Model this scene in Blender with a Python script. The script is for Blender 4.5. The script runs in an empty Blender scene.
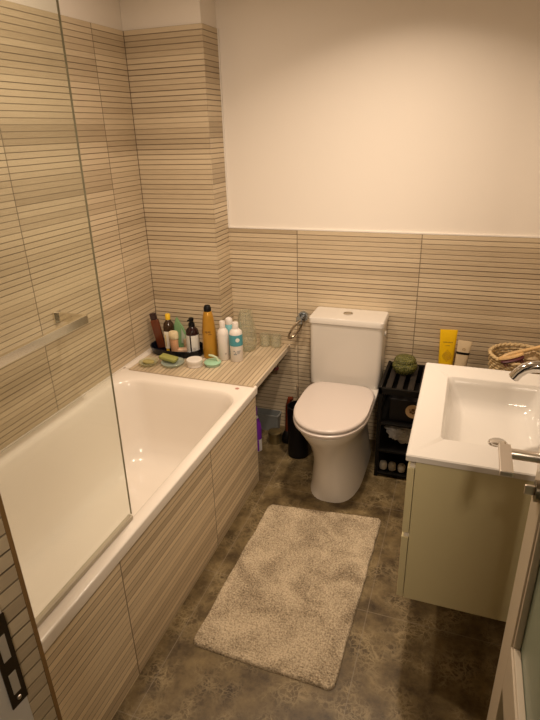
import bpy, bmesh, math, random
from mathutils import Vector, Matrix, noise
random.seed(7)
PI = math.pi
SC = bpy.context.scene
COL = SC.collection

# ------------------------------------------------------------------ camera
cd = bpy.data.cameras.new('camera'); cam = bpy.data.objects.new('camera', cd); COL.objects.link(cam)
Rv = Vector((0.94195853, 0.33461697, -0.02730581)); Uv = Vector((-0.10839337, 0.38008992, 0.91857636)); Fv = Vector((-0.3177499, 0.86230107, -0.3942992))
m = Matrix((Rv, Uv, -Fv)).transposed().to_4x4(); m.translation = Vector((1.5461, -2.5758, 1.5867))
cam.matrix_world = m
cd.sensor_fit = 'VERTICAL'; cd.sensor_height = 36; cd.lens = 537.054 / 720 * 36; cd.clip_start = 0.02
SC.camera = cam
# ------------------------------------------------------------------ world, lights, exposure
w = bpy.data.worlds.new('world'); SC.world = w; w.use_nodes = True
w.node_tree.nodes['Background'].inputs[0].default_value = (1.0, 0.78, 0.55, 1)
w.node_tree.nodes['Background'].inputs[1].default_value = 0.02
SC.view_settings.view_transform = 'Standard'; SC.view_settings.look = 'None'
SC.view_settings.gamma = 1; SC.view_settings.use_curve_mapping = False
SC.view_settings.exposure = 0.15
LCOL = (1.0, 0.79, 0.60)
def area(name, loc, size, power, col=LCOL, spread=180, target=None):
    l = bpy.data.lights.new(name, 'AREA'); l.shape = 'DISK'; l.size = size; l.energy = power; l.color = col
    l.spread = math.radians(spread)
    o = bpy.data.objects.new(name, l); COL.objects.link(o); o.location = loc
    if target:
        o.rotation_euler = (Vector(target) - Vector(loc)).to_track_quat('-Z', 'Y').to_euler()
    return o
area('ceiling_downlight', (1.25, -0.70, 2.385), 0.12, 9.0, spread=119)
area('bath_downlight', (0.60, -1.05, 2.385), 0.10, 8.5, spread=158)
area('hall_lamp', (1.80, -3.0, 2.2), 0.22, 8.0, target=(1.4, -0.2, 1.3), spread=100)

# fitted dimensions of the room
WS, YS, HT, HL, XJ, YJ = 0.3914, -0.1585, 2.0106, 1.1266, 0.7596, -0.3933
WB, HB, YP, YE, HP = 0.7183, 0.5105, -1.618, -0.5418, 0.473
PITCH = 0.0227; XR = 1.97; HC = 2.42; SH = 0.515

# ------------------------------------------------------------------ materials
MATS = {}
def mat(name, col, rough=0.5, metal=0.0, spec=0.5, trans=0.0, alpha=1.0, bump=0.0, bscale=50, var=0.0, vscale=8, coat=0.0, sss=0.0, ior=1.45):
    if name in MATS: return MATS[name]
    m = bpy.data.materials.new(name); m.use_nodes = True; MATS[name] = m
    nt = m.node_tree; b = nt.nodes['Principled BSDF']
    b.inputs['Base Color'].default_value = (*col, 1); b.inputs['Roughness'].default_value = rough
    b.inputs['Metallic'].default_value = metal; b.inputs['Specular IOR Level'].default_value = spec
    b.inputs['Transmission Weight'].default_value = trans; b.inputs['Alpha'].default_value = alpha
    b.inputs['Coat Weight'].default_value = coat; b.inputs['IOR'].default_value = ior
    tc = nt.nodes.new('ShaderNodeTexCoord')
    if var > 0:
        n = nt.nodes.new('ShaderNodeTexNoise'); n.inputs['Scale'].default_value = vscale; n.inputs['Detail'].default_value = 5
        nt.links.new(tc.outputs['Object'], n.inputs['Vector'])
        r = nt.nodes.new('ShaderNodeMapRange'); r.inputs['From Min'].default_value = 0.3; r.inputs['From Max'].default_value = 0.7
        r.inputs['To Min'].default_value = 1 - var; r.inputs['To Max'].default_value = 1 + var
        nt.links.new(n.outputs['Fac'], r.inputs['Value'])
        v = nt.nodes.new('ShaderNodeVectorMath'); v.operation = 'SCALE'; v.inputs[0].default_value = col
        nt.links.new(r.outputs[0], v.inputs['Scale']); nt.links.new(v.outputs[0], b.inputs['Base Color'])
    if bump > 0:
        n = nt.nodes.new('ShaderNodeTexNoise'); n.inputs['Scale'].default_value = bscale; n.inputs['Detail'].default_value = 4
        nt.links.new(tc.outputs['Object'], n.inputs['Vector'])
        bp = nt.nodes.new('ShaderNodeBump'); bp.inputs['Strength'].default_value = bump; bp.inputs['Distance'].default_value = 0.004
        nt.links.new(n.outputs['Fac'], bp.inputs['Height']); nt.links.new(bp.outputs[0], b.inputs['Normal'])
    return m

class NT:
    def __init__(s, name):
        s.m = bpy.data.materials.new(name); s.m.use_nodes = True; s.t = s.m.node_tree; s.b = s.t.nodes['Principled BSDF']
    def n(s, typ, **kw):
        x = s.t.nodes.new(typ)
        for k, v in kw.items(): setattr(x, k, v)
        return x
    def set(s, sock, v):
        if hasattr(v, 'links') or isinstance(v, bpy.types.NodeSocket): s.t.links.new(v, sock)
        else: sock.default_value = v
    def math(s, op, a, b=None, c=None):
        x = s.n('ShaderNodeMath', operation=op)
        for i, v in enumerate((a, b, c)):
            if v is not None: s.set(x.inputs[i], v)
        return x.outputs[0]
    def mix(s, f, a, b, typ='MIX'):
        x = s.n('ShaderNodeMix', data_type='RGBA', blend_type=typ)
        s.set(x.inputs[0], f); s.set(x.inputs[6], a); s.set(x.inputs[7], b); return x.outputs[2]
    def xyz(s):
        g = s.n('ShaderNodeNewGeometry'); p = s.n('ShaderNodeSeparateXYZ'); s.t.links.new(g.outputs['Position'], p.inputs[0]); return p.outputs
    def comb(s, a, b, c=0.0):
        x = s.n('ShaderNodeCombineXYZ')
        for i, v in enumerate((a, b, c)): s.set(x.inputs[i], v)
        return x.outputs[0]

def tile_mat(name, uax, u0, sax=2, s0=HL, joints=True, bright=1.06, gw=0.13, seed=0.0, tile_w=0.6, contrast=0.15):
    """striped wall tile: narrow strips at PITCH along axis sax, tile joints every 0.6 m along axis uax"""
    N = NT(name); p = N.xyz(); u = p[uax]; sv = p[sax]
    s = N.math('DIVIDE', N.math('SUBTRACT', sv, s0), PITCH)
    i = N.math('FLOOR', s); f = N.math('FRACT', s)
    d = N.math('ABSOLUTE', N.math('SUBTRACT', f, 0.5))               # 0.5 at a groove
    groove = N.n('ShaderNodeMapRange', interpolation_type='SMOOTHSTEP'); N.set(groove.inputs['Value'], d)
    groove.inputs['From Min'].default_value = 0.5 - gw; groove.inputs['From Max'].default_value = 0.5 - gw * 0.35
    g = groove.outputs[0]
    ut = N.math('DIVIDE', N.math('SUBTRACT', u, u0), tile_w); ui = N.math('FLOOR', ut); uf = N.math('FRACT', ut)
    ud = N.math('ABSOLUTE', N.math('SUBTRACT', uf, 0.5))
    jm = N.math('GREATER_THAN', ud, 0.5 - 0.0022 / tile_w)
    if not joints: jm = N.math('MULTIPLY', jm, 0.0)
    # tone of each strip
    wn = N.n('ShaderNodeTexWhiteNoise', noise_dimensions='2D')
    N.set(wn.inputs['Vector'], N.comb(N.math('ADD', i, seed), ui))
    nz = N.n('ShaderNodeTexNoise', noise_dimensions='2D'); nz.inputs['Scale'].default_value = 0.24; nz.inputs['Detail'].default_value = 1.5
    N.set(nz.inputs['Vector'], N.comb(N.math('ADD', i, seed), N.math('MULTIPLY', ui, 1.3)))
    tone = N.math('ADD', N.math('ADD', N.math('MULTIPLY', wn.outputs['Value'], contrast), 0.135 - contrast * 0.5), N.math('MULTIPLY', nz.outputs['Fac'], 0.95))
    gr = N.n('ShaderNodeTexNoise', noise_dimensions='2D'); gr.inputs['Scale'].default_value = 1.0; gr.inputs['Detail'].default_value = 6
    N.set(gr.inputs['Vector'], N.comb(N.math('MULTIPLY', u, 14.0), N.math('MULTIPLY', sv, 160.0)))
    tone = N.math('ADD', tone, N.math('MULTIPLY', N.math('SUBTRACT', gr.outputs['Fac'], 0.5), 0.22))
    cr = N.n('ShaderNodeValToRGB'); N.set(cr.inputs[0], tone)
    e = cr.color_ramp.elements
    def c(r, g_, b_): return (r * bright * 0.93, g_ * bright * 0.945, b_ * bright * 0.925, 1)
    e[0].position = 0.30; e[0].color = c(0.43, 0.335, 0.225)
    e[1].position = 0.92; e[1].color = c(0.73, 0.60, 0.43)
    x = e.new(0.50); x.color = c(0.53, 0.42, 0.29)
    x = e.new(0.68); x.color = c(0.64, 0.52, 0.37)
    gcol = (0.13, 0.095, 0.06, 1)
    # every now and then grooves are deeper / darker
    gn = N.n('ShaderNodeTexNoise', noise_dimensions='1D'); gn.inputs['Scale'].default_value = 0.22
    N.set(gn.inputs['W'], N.math('ADD', N.math('FLOOR', N.math('ADD', s, 0.5)), seed + 3.3))
    gs = N.n('ShaderNodeMapRange'); N.set(gs.inputs['Value'], gn.outputs['Fac']); gs.inputs['From Min'].default_value = 0.38; gs.inputs['From Max'].default_value = 0.6
    gs.inputs['To Min'].default_value = 0.45; gs.inputs['To Max'].default_value = 0.9
    gm = N.math('MULTIPLY', g, gs.outputs[0])
    col = N.mix(N.math('MAXIMUM', gm, N.math('MULTIPLY', jm, 0.8)), cr.outputs[0], gcol)
    N.set(N.b.inputs['Base Color'], col)
    N.b.inputs['Roughness'].default_value = 0.45; N.b.inputs['Specular IOR Level'].default_value = 0.35
    bp = N.n('ShaderNodeBump'); bp.inputs['Strength'].default_value = 0.7; bp.inputs['Distance'].default_value = 0.0015
    N.set(bp.inputs['Height'], N.math('SUBTRACT', 1.0, g)); N.set(N.b.inputs['Normal'], bp.outputs[0])
    return N.m

def floor_mat():
    N = NT('brown_marble_tile'); p = N.xyz()
    v = N.comb(p[0], p[1], 0.0)
    n1 = N.n('ShaderNodeTexNoise'); n1.inputs['Scale'].default_value = 11; n1.inputs['Detail'].default_value = 10; n1.inputs['Roughness'].default_value = 0.68; N.set(n1.inputs['Vector'], v)
    n2 = N.n('ShaderNodeTexNoise'); n2.inputs['Scale'].default_value = 14; n2.inputs['Detail'].default_value = 6; n2.inputs['Roughness'].default_value = 0.7; N.set(n2.inputs['Vector'], v)
    dv = N.n('ShaderNodeVectorMath', operation='MULTIPLY_ADD'); N.set(dv.inputs[0], n2.outputs['Color']); dv.inputs[1].default_value = (0.07, 0.07, 0); N.set(dv.inputs[2], v)
    def veins(scale, wdt):
        vo = N.n('ShaderNodeTexVoronoi', feature='DISTANCE_TO_EDGE'); vo.inputs['Scale'].default_value = scale; N.set(vo.inputs['Vector'], dv.outputs[0])
        r = N.n('ShaderNodeMapRange'); N.set(r.inputs['Value'], vo.outputs['Distance']); r.inputs['From Min'].default_value = 0; r.inputs['From Max'].default_value = wdt
        r.inputs['To Min'].default_value = 1; r.inputs['To Max'].default_value = 0; return r.outputs[0]
    cr = N.n('ShaderNodeValToRGB'); N.set(cr.inputs[0], n1.outputs['Fac']); e = cr.color_ramp.elements
    e[0].position = 0.33; e[0].color = (0.036, 0.022, 0.009, 1); e[1].position = 0.72; e[1].color = (0.235, 0.172, 0.080, 1)
    n3 = N.n('ShaderNodeTexNoise'); n3.inputs['Scale'].default_value = 9; n3.inputs['Detail'].default_value = 3; N.set(n3.inputs['Vector'], v)
    msk = N.n('ShaderNodeMapRange'); N.set(msk.inputs['Value'], n3.outputs['Fac']); msk.inputs['From Min'].default_value = 0.42; msk.inputs['From Max'].default_value = 0.66
    vein = N.math('MULTIPLY', N.math('MAXIMUM', veins(22, 0.07), N.math('MULTIPLY', veins(60, 0.13), 0.8)), msk.outputs[0])
    col = N.mix(N.math('MULTIPLY', vein, 0.75), cr.outputs[0], (0.38, 0.30, 0.165, 1))
    def joint(sock, o):
        f = N.math('FRACT', N.math('DIVIDE', N.math('SUBTRACT', sock, o), 0.59))
        return N.math('GREATER_THAN', N.math('ABSOLUTE', N.math('SUBTRACT', f, 0.5)), 0.5 - 0.0012 / 0.59)
    j = N.math('MAXIMUM', joint(p[0], 1.362), joint(p[1], -0.56))
    col = N.mix(N.math('MULTIPLY', j, 0.6), col, (0.26, 0.215, 0.155, 1))
    N.set(N.b.inputs['Base Color'], col); N.b.inputs['Roughness'].default_value = 0.38; N.b.inputs['Specular IOR Level'].default_value = 0.4
    return N.m

def screen_glass_mat():
    N = NT('shower_glass'); t = N.t
    out = t.nodes['Material Output']
    tr = N.n('ShaderNodeBsdfTransparent'); tr.inputs[0].default_value = (0.955, 0.97, 0.945, 1)
    gl = N.n('ShaderNodeBsdfGlossy'); gl.inputs['Roughness'].default_value = 0.03
    fr = N.n('ShaderNodeFresnel'); fr.inputs['IOR'].default_value = 1.35
    gq = N.n('ShaderNodeNewGeometry'); ff = N.math('MULTIPLY', fr.outputs[0], N.math('SUBTRACT', 1.0, gq.outputs['Backfacing'])); ms = N.n('ShaderNodeMixShader'); t.links.new(ff, ms.inputs[0]); t.links.new(tr.outputs[0], ms.inputs[1]); t.links.new(gl.outputs[0], ms.inputs[2])
    df = N.n('ShaderNodeBsdfDiffuse'); df.inputs[0].default_value = (0.75, 0.78, 0.66, 1)
    m2 = N.n('ShaderNodeMixShader'); m2.inputs[0].default_value = 0.028; t.links.new(ms.outputs[0], m2.inputs[1]); t.links.new(df.outputs[0], m2.inputs[2])
    t.links.new(m2.outputs[0], out.inputs[0]); return N.m
def clear_mat(name, tint, ior=1.45, haze=0.1, hz=(0.7, 0.75, 0.65)):
    N = NT(name); t = N.t; out = t.nodes['Material Output']
    tr = N.n('ShaderNodeBsdfTransparent'); tr.inputs[0].default_value = (*tint, 1)
    gl = N.n('ShaderNodeBsdfGlossy'); gl.inputs['Roughness'].default_value = 0.02
    fr = N.n('ShaderNodeFresnel'); fr.inputs['IOR'].default_value = ior
    gq = N.n('ShaderNodeNewGeometry'); ff = N.math('MULTIPLY', fr.outputs[0], N.math('SUBTRACT', 1.0, gq.outputs['Backfacing'])); ms = N.n('ShaderNodeMixShader'); t.links.new(ff, ms.inputs[0]); t.links.new(tr.outputs[0], ms.inputs[1]); t.links.new(gl.outputs[0], ms.inputs[2])
    df = N.n('ShaderNodeBsdfDiffuse'); df.inputs[0].default_value = (*hz, 1)
    m2 = N.n('ShaderNodeMixShader'); m2.inputs[0].default_value = haze; t.links.new(ms.outputs[0], m2.inputs[1]); t.links.new(df.outputs[0], m2.inputs[2])
    t.links.new(m2.outputs[0], out.inputs[0]); return N.m

M_left = tile_mat('wall_tile_left', 1, YJ, gw=0.10)
M_back = tile_mat('wall_tile_back', 0, XJ, seed=11)
M_shaft = tile_mat('wall_tile_shaft', 0, -0.1, joints=False, seed=0)
M_shaftside = tile_mat('wall_tile_shaft_side', 1, 0.2, joints=False, seed=0)
M_panel = tile_mat('bath_panel_tile', 1, YP, s0=0.4645, seed=5, gw=0.075, contrast=0.42, bright=1.30)  # tile colour brightened to paint in the stronger light on the side panel
M_shelf = tile_mat('shelf_tile', 1, -5, sax=0, s0=0.045, joints=False, seed=23, gw=0.12, contrast=0.08)
M_nib = tile_mat('entry_tile', 1, -5, joints=False, seed=31, gw=0.08, contrast=0.4)
M_right = tile_mat('wall_tile_right', 1, -0.2, seed=41)
M_floor = floor_mat()
M_paint = mat('cream_wall_paint', (0.84, 0.78, 0.70), 0.75, bump=0.08, bscale=180)
M_white = mat('white_paint', (0.80, 0.76, 0.70), 0.4)
M_doorpaint = mat('door_paint', (0.62, 0.54, 0.42), 0.4)
M_ceramic = mat('white_ceramic', (0.69, 0.65, 0.59), 0.12, spec=0.5)
M_enamel = mat('bath_enamel', (0.87, 0.81, 0.73), 0.16, spec=0.5)
M_lid = mat('seat_plastic', (0.62, 0.555, 0.51), 0.28)
M_basin = mat('basin_resin', (0.69, 0.66, 0.61), 0.12)
M_chrome = mat('chrome', (0.72, 0.70, 0.67), 0.10, metal=1)
M_steel = mat('brushed_steel', (0.78, 0.72, 0.64), 0.33, metal=1)
M_dark = mat('black_metal', (0.004, 0.0035, 0.003), 0.5, spec=0.25)
M_darkwood = mat('dark_slat', (0.022, 0.018, 0.015), 0.5, var=0.2, spec=0.3)
M_greige = mat('greige_lacquer', (0.60, 0.54, 0.32), 0.35)
M_rail = mat('satin_nickel', (0.85, 0.80, 0.70), 0.16, metal=1)
M_grout = mat('silicone', (0.78, 0.72, 0.63), 0.5)
M_brown = mat('bronze_trim', (0.34, 0.20, 0.08), 0.35, metal=0.3)
M_black = mat('black_plastic', (0.005, 0.0045, 0.005), 0.4, spec=0.3)

# ------------------------------------------------------------------ mesh helpers
def obj(name, bm, m, parent=None, loc=(0, 0, 0), smooth=False, rot=(0, 0, 0), auto=None):
    me = bpy.data.meshes.new(name)
    bmesh.ops.recalc_face_normals(bm, faces=bm.faces)
    bm.to_mesh(me); bm.free()
    o = bpy.data.objects.new(name, me); COL.objects.link(o)
    for mm in (m if isinstance(m, (list, tuple)) else [m]): me.materials.append(mm)
    o.location = loc; o.rotation_euler = rot
    if parent: o.parent = parent
    if smooth:
        me.polygons.foreach_set('use_smooth', [True] * len(me.polygons))
        me.set_sharp_from_angle(angle=math.radians(auto or 40))
    return o
def thing(name, label, cat, loc=(0, 0, 0), rot=(0, 0, 0), group=None):
    o = bpy.data.objects.new(name, None); COL.objects.link(o); o.empty_display_size = 0.05
    o.location = loc; o.rotation_euler = rot; o['label'] = label; o['category'] = cat
    if group: o['group'] = group
    return o
def tag(o, label, cat, group=None):
    o['label'] = label; o['category'] = cat
    if group: o['group'] = group
    return o
def struct(name, bm, m, label=None, parent=None, smooth=False):
    o = obj(name, bm, m, parent, smooth=smooth)
    if not parent: o['kind'] = 'structure'
    if label and not parent: o['label'] = label
    return o
def box(x0, x1, y0, y1, z0, z1, bev=0.0, seg=2, bm=None):
    b = bm or bmesh.new()
    t = bmesh.new()
    vs = [t.verts.new((x, y, z)) for z in (z0, z1) for y in (y0, y1) for x in (x0, x1)]
    for f in ((0, 2, 3, 1), (4, 5, 7, 6), (0, 1, 5, 4), (2, 6, 7, 3), (0, 4, 6, 2), (1, 3, 7, 5)): t.faces.new([vs[i] for i in f])
    if bev: bmesh.ops.bevel(t, geom=t.edges[:], offset=bev, segments=seg, affect='EDGES', profile=0.5)
    merge(b, t); return b
def merge(b, t, mtx=None, mi=None):
    if mtx is not None: bmesh.ops.transform(t, matrix=mtx, verts=t.verts)
    mp = {}
    for v in t.verts: mp[v] = b.verts.new(v.co)
    for f in t.faces:
        nf = b.faces.new([mp[v] for v in f.verts]); nf.material_index = f.material_index if mi is None else mi
    t.free(); return b
def loft(rings, cap0=True, cap1=True, closed=True, bm=None):
    b = bm or bmesh.new()
    R = [[b.verts.new(p) for p in r] for r in rings]
    for a, c in zip(R, R[1:]):
        n = len(a)
        for i in range(n if closed else n - 1):
            j = (i + 1) % n; b.faces.new((a[i], a[j], c[j], c[i]))
    if cap0: b.faces.new(R[0][::-1])
    if cap1: b.faces.new(R[-1])
    return b
def ell(cx, cy, rx, ry, z, n=28, p=2.0):
    out = []
    for k in range(n):
        a = 2 * PI * k / n; c, s = math.cos(a), math.sin(a)
        out.append((cx + rx * math.copysign(abs(c) ** (2 / p), c), cy + ry * math.copysign(abs(s) ** (2 / p), s), z))
    return out
def rrect(x0, x1, y0, y1, r, z, n=6):
    out = []
    for cx, cy, a0 in ((x1 - r, y1 - r, 0), (x0 + r, y1 - r, 90), (x0 + r, y0 + r, 180), (x1 - r, y0 + r, 270)):
        for k in range(n + 1):
            a = math.radians(a0 + 90 * k / n); out.append((cx + r * math.cos(a), cy + r * math.sin(a), z))
    return out
def lathe(prof, n=28, cap0=True, cap1=True, sx=1, sy=1, bm=None):
    return loft([ell(0, 0, r * sx, r * sy, z, n) for r, z in prof], cap0, cap1, bm=bm)
def tube(pts, r, n=10, bm=None, closed=False):
    pts = [Vector(p) for p in pts]; rr = r if isinstance(r, (list, tuple)) else [r] * len(pts)
    rings = []; up = Vector((0, 0, 1)); prev = None
    for i, p in enumerate(pts):
        if closed: d = pts[(i + 1) % len(pts)] - pts[i - 1]
        else: d = pts[min(i + 1, len(pts) - 1)] - pts[max(i - 1, 0)]
        d.normalize()
        if prev is None:
            a = d.cross(up)
            if a.length < 0.05: a = d.cross(Vector((1, 0, 0)))
        else: a = prev - d * prev.dot(d)
        a.normalize(); prev = a; c = d.cross(a)
        rings.append([p + (a * math.cos(2 * PI * k / n) + c * math.sin(2 * PI * k / n)) * rr[i] for k in range(n)])
    if closed: rings.append(rings[0]); b = loft(rings, False, False, bm=bm); bmesh.ops.remove_doubles(b, verts=b.verts, dist=1e-6); return b
    return loft(rings, bm=bm)
def arcband(r, a0, a1, z0, z1, n=14, sx=1, sy=1, th=0.0006):
    """thin curved label wrapped on a bottle of radius r"""
    ri = r + 0.0002; ro = r + th + 0.0002; rings = []
    for k in range(n + 1):
        a = math.radians(a0 + (a1 - a0) * k / n); c, s = math.cos(a), math.sin(a)
        rings.append([(ri * c * sx, ri * s * sy, z0), (ro * c * sx, ro * s * sy, z0), (ro * c * sx, ro * s * sy, z1), (ri * c * sx, ri * s * sy, z1)])
    return loft(rings)
TOCAM = math.degrees(math.atan2(-2.3, 1.25))   # direction from the bath shelf towards the room

# ------------------------------------------------------------------ room shell
struct('floor', box(-0.12, XR + 0.12, -3.3, 0.12, -0.1, 0), M_floor)
wl = struct('wall_left', box(-0.12, -0.008, -2.5, 0.12, 0, HC), M_paint)
struct('tile_cladding', box(-0.008, 0, -2.3, 0, 0, HT), M_left, parent=wl)
wb_ = struct('wall_back', box(-0.12, XR + 0.12, 0.007, 0.12, 0, HC), M_paint)
struct('tile_cladding', box(WS, XR, 0, 0.007, 0.0, HL), M_back, parent=wb_)
struct('tile_edging', box(WS, XR, -0.001, 0.008, HL, HL + 0.006), M_white, parent=wb_)
wsh = struct('wall_shaft', box(-0.007, WS - 0.007, YS + 0.007, 0.007, 0, HC), M_paint)
struct('tile_cladding', box(0, WS, YS, YS + 0.007, 0.3, HT), M_shaft, parent=wsh)
struct('side_tile_cladding', box(WS - 0.007, WS, YS + 0.007, 0, 0.3, HT), M_shaftside, parent=wsh)
struct('sealant_line', box(WS, WS + 0.005, -0.004, 0.0065, HL, HT), M_white, parent=wsh)
struct('corner_joint', box(0, 0.002, YS - 0.002, YS, SH, HT), mat('dark_joint', (0.12, 0.08, 0.05), 0.8), parent=wsh)
wr = struct('wall_right', box(XR, XR + 0.12, -2.4, 0.12, 0, HC), M_paint)
struct('tile_cladding', box(XR - 0.006, XR, -2.2, 0, 0, HL), M_right, parent=wr)
struct('ceiling', box(-0.12, XR + 0.12, -3.3, 0.12, HC, HC + 0.1), M_paint)
# entry wall with its tiled, splayed reveal (lower left of the photo)
A = Vector((1.09, -2.22)); th = math.radians(6); D2 = Vector((-math.sin(th), -math.cos(th))); NR = Vector((math.cos(th), -math.sin(th)))
Bp = A + D2 * 0.24
def prism(pts, z0, z1, bm=None): return loft([[(p[0], p[1], z0) for p in pts], [(p[0], p[1], z1) for p in pts]], bm=bm)
wf = struct('wall_front', prism([(-0.12, -2.225), (A.x - 0.006, -2.225), (A.x - 0.006 + D2.x * .24, Bp.y), (-0.12, Bp.y)], 0, HC), M_paint)
def strip(l0, l1, n0, n1):
    return [A + D2 * l0 + NR * n0, A + D2 * l1 + NR * n0, A + D2 * l1 + NR * n1, A + D2 * l0 + NR * n1]
struct('tile_cladding', prism(strip(0.004, 0.12, -0.004, 0.0), 0, HT), M_nib, parent=wf)
struct('corner_trim', prism(strip(-0.0015, 0.004, -0.008, 0.0012), 0, HT, ), M_brown, parent=wf)
struct('wall_lintel', box(A.x - 0.05, XR + 0.12, -2.5, -2.36, 2.07, HC), M_paint)
struct('wall_entry', box(1.80, XR + 0.12, -2.5, -2.36, 0, HC), M_paint)

# ------------------------------------------------------------------ the door frame side with its strike plate
dj = struct('door_2', prism(strip(0.037, 0.16, 0.0005, 0.0045), 0, 2.05), M_white)
PLZ0, PLZ1 = 0.945, 1.085
pl = prism(strip(0.0355, 0.058, 0.0046, 0.0062), PLZ0, PLZ1)
struct('strike_plate', pl, mat('blackened_steel', (0.05, 0.035, 0.022), 0.35, metal=0.6), parent=dj)
for z0, z1 in ((0.965, 0.998), (1.020, 1.058)):
    struct('latch_hole', prism(strip(0.042, 0.052, 0.0063, 0.0068), z0, z1), mat('bare_latch_recess', (0.55, 0.50, 0.42), 0.4), parent=dj)
s = bmesh.new(); merge(s, lathe([(0.0032, 0), (0.0026, 0.0012)], 12), Matrix.Translation((*(A + D2 * 0.047 + NR * 0.0063), 0.955)) @ Matrix.Rotation(-th, 4, 'Z') @ Matrix.Rotation(PI / 2, 4, 'Y'))
struct('plate_screw', s, M_steel, parent=dj)

# ------------------------------------------------------------------ bathtub
def tub():
    rg = [rrect(0.001, 0.7230, -2.218, -0.515, 0.010, 0.474), rrect(0.001, 0.7235, -2.218, -0.515, 0.010, 0.504),
          rrect(0.002, 0.7225, -2.217, -0.517, 0.010, 0.5085), rrect(0.005, 0.7195, -2.213, -0.521, 0.012, HB)]
    def inner(d, z, r, db=None):
        db = d if db is None else db
        return rrect(0.062 + d, 0.678 - d, -2.10 + db * 1.4, -0.612 - db * 1.1, r, z)
    rg += [inner(-0.006, HB - 0.001, 0.115), inner(0, 0.5045, 0.112), inner(0.006, 0.492, 0.11), inner(0.014, 0.46, 0.11), inner(0.030, 0.35, 0.115),
           inner(0.045, 0.24, 0.12), inner(0.062, 0.165, 0.12), inner(0.095, 0.128, 0.12), inner(0.15, 0.115, 0.10), inner(0.24, 0.112, 0.05)]
    return loft(rg, cap0=False, cap1=True)
t = thing('bathtub', 'cream white enamel bathtub along the left tiled wall', 'bathtub', (0, 0, 0))
obj('basin', tub(), M_enamel, t, smooth=True, auto=50)
# small reddish maker's rosette on the rim corner
b = bmesh.new()
for k in range(6):
    a = k * PI / 3; merge(b, lathe([(0.0042, 0), (0.0042, 0.0005)], 10), Matrix.Translation((0.645 + 0.0062 * math.cos(a) , -0.572 + 0.0062 * math.sin(a), HB - 0.0003)))
merge(b, lathe([(0.003, 0), (0.003, 0.0006)], 10), Matrix.Translation((0.645, -0.572, HB - 0.0003)))
obj('rosette_mark', b, mat('rose_mark', (0.62, 0.33, 0.27), 0.4), t)
obj('sealant_bead', box(0.0005, 0.007, -2.218, YS, HB - 0.001, HB + 0.006, 0.002), M_grout, t)

b = box(0.700, WB, -2.22, YE + 0.0, 0.001, HP)
o = obj('side_panel', b, M_panel, t); o['label'] = 'long striped tile side panel'
o2 = obj('edge_trim', box(0.700, WB + 0.0005, YE, YE + 0.004, 0.001, HP), mat('trim_beige', (0.5, 0.42, 0.32), 0.4), o)
obj('end_panel', box(0.01, 0.699, -0.552, -0.542, 0.001, HP), M_panel, o)

# shelf at the end of the bath
t = thing('tiled_shelf', 'striped tile shelf at the far end of the bathtub, crowded with toiletries', 'shelf', (0, 0, 0))
b = prism([(0.045, YE + 0.012), (0.712, YE + 0.002), (0.712, -0.001), (WS + 0.001, -0.001), (WS + 0.001, YS - 0.002), (0.045, YS - 0.002)], SH - 0.008, SH)
obj('tile_top', b, M_shelf, t)
b = prism([(0.39, -0.512), (0.70, -0.512), (0.70, -0.003), (WS + 0.003, -0.003), (0.39, YS - 0.01)], SH - 0.03, SH - 0.0085)
obj('support_board', b, mat('board', (0.30, 0.25, 0.19), 0.7), t)
obj('front_trim', prism([(0.045, YE + 0.009), (0.714, YE - 0.001), (0.714, YE + 0.002), (0.045, YE + 0.012)], HB + 0.0002, SH), mat('trim_beige2', (0.50, 0.40, 0.28), 0.4), t)
obj('side_trim', box(0.712, 0.716, YE + 0.028, -0.001, SH - 0.026, SH + 0.0008), mat('trim_pale', (0.66, 0.58, 0.46), 0.35), t)
obj('tile_joint', box(0.3760, 0.3785, YE + 0.008, YS - 0.003, SH, SH + 0.0003), mat('joint_brown', (0.16, 0.11, 0.07), 0.8), t)
# white filler strip beside the shelf is part of the bath rim
obj('filler_strip', box(0.008, 0.0445, -0.514, YS - 0.001, 0.47, SH - 0.001, 0.002), M_enamel, t)

# ------------------------------------------------------------------ shower screen
t = thing('shower_screen', 'clear glass shower screen standing on the bathtub rim', 'shower screen', (0, 0, 0))
def leaning(x0, x1, ya, z0, z1, yb0, yb1):
    return loft([[(x0, ya, z0), (x1, ya, z0), (x1, yb0, z0), (x0, yb0, z0)], [(x0, ya, z1), (x1, ya, z1), (x1, yb1, z1), (x0, yb1, z1)]])
obj('glass_panel', leaning(0.677, 0.683, -2.20, HB + 0.008, 2.16, -1.487, -1.454), screen_glass_mat(), t)
obj('seal_strip', box(0.672, 0.688, -2.20, -1.489, HB, HB + 0.014, 0.002), mat('seal', (0.50, 0.44, 0.34), 0.4), t)
obj('polished_edge', loft([[(0.6773, -1.4866, HB + 0.014), (0.6827, -1.4866, HB + 0.014), (0.6827, -1.4856, HB + 0.014), (0.6773, -1.4856, HB + 0.014)], [(0.6773, -1.4538, 2.158), (0.6827, -1.4538, 2.158), (0.6827, -1.4528, 2.158), (0.6773, -1.4528, 2.158)]]), mat('glass_edge', (0.32, 0.28, 0.19), 0.15), t)

# ------------------------------------------------------------------ towel rail on the left wall
t = thing('towel_rail', 'square satin metal towel rail fixed on the left tiled wall', 'towel rail', (0, -0.9, 0.905))
obj('mount_plate', box(0.0003, 0.008, -0.020, 0.020, -0.024, 0.024, 0.001), M_rail, t)
obj('mount_plate', box(0.0003, 0.008, -1.02, -0.98, -0.024, 0.024, 0.001), M_rail, t)
obj('arm', box(0.008, 0.136, -0.006, 0.006, -0.017, 0.019, 0.001), M_rail, t)
obj('arm', box(0.008, 0.136, -1.006, -0.994, -0.017, 0.019, 0.001), M_rail, t)
obj('bar', box(0.132, 0.150, -1.03, 0.008, -0.016, 0.018, 0.001), M_rail, t)

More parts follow.
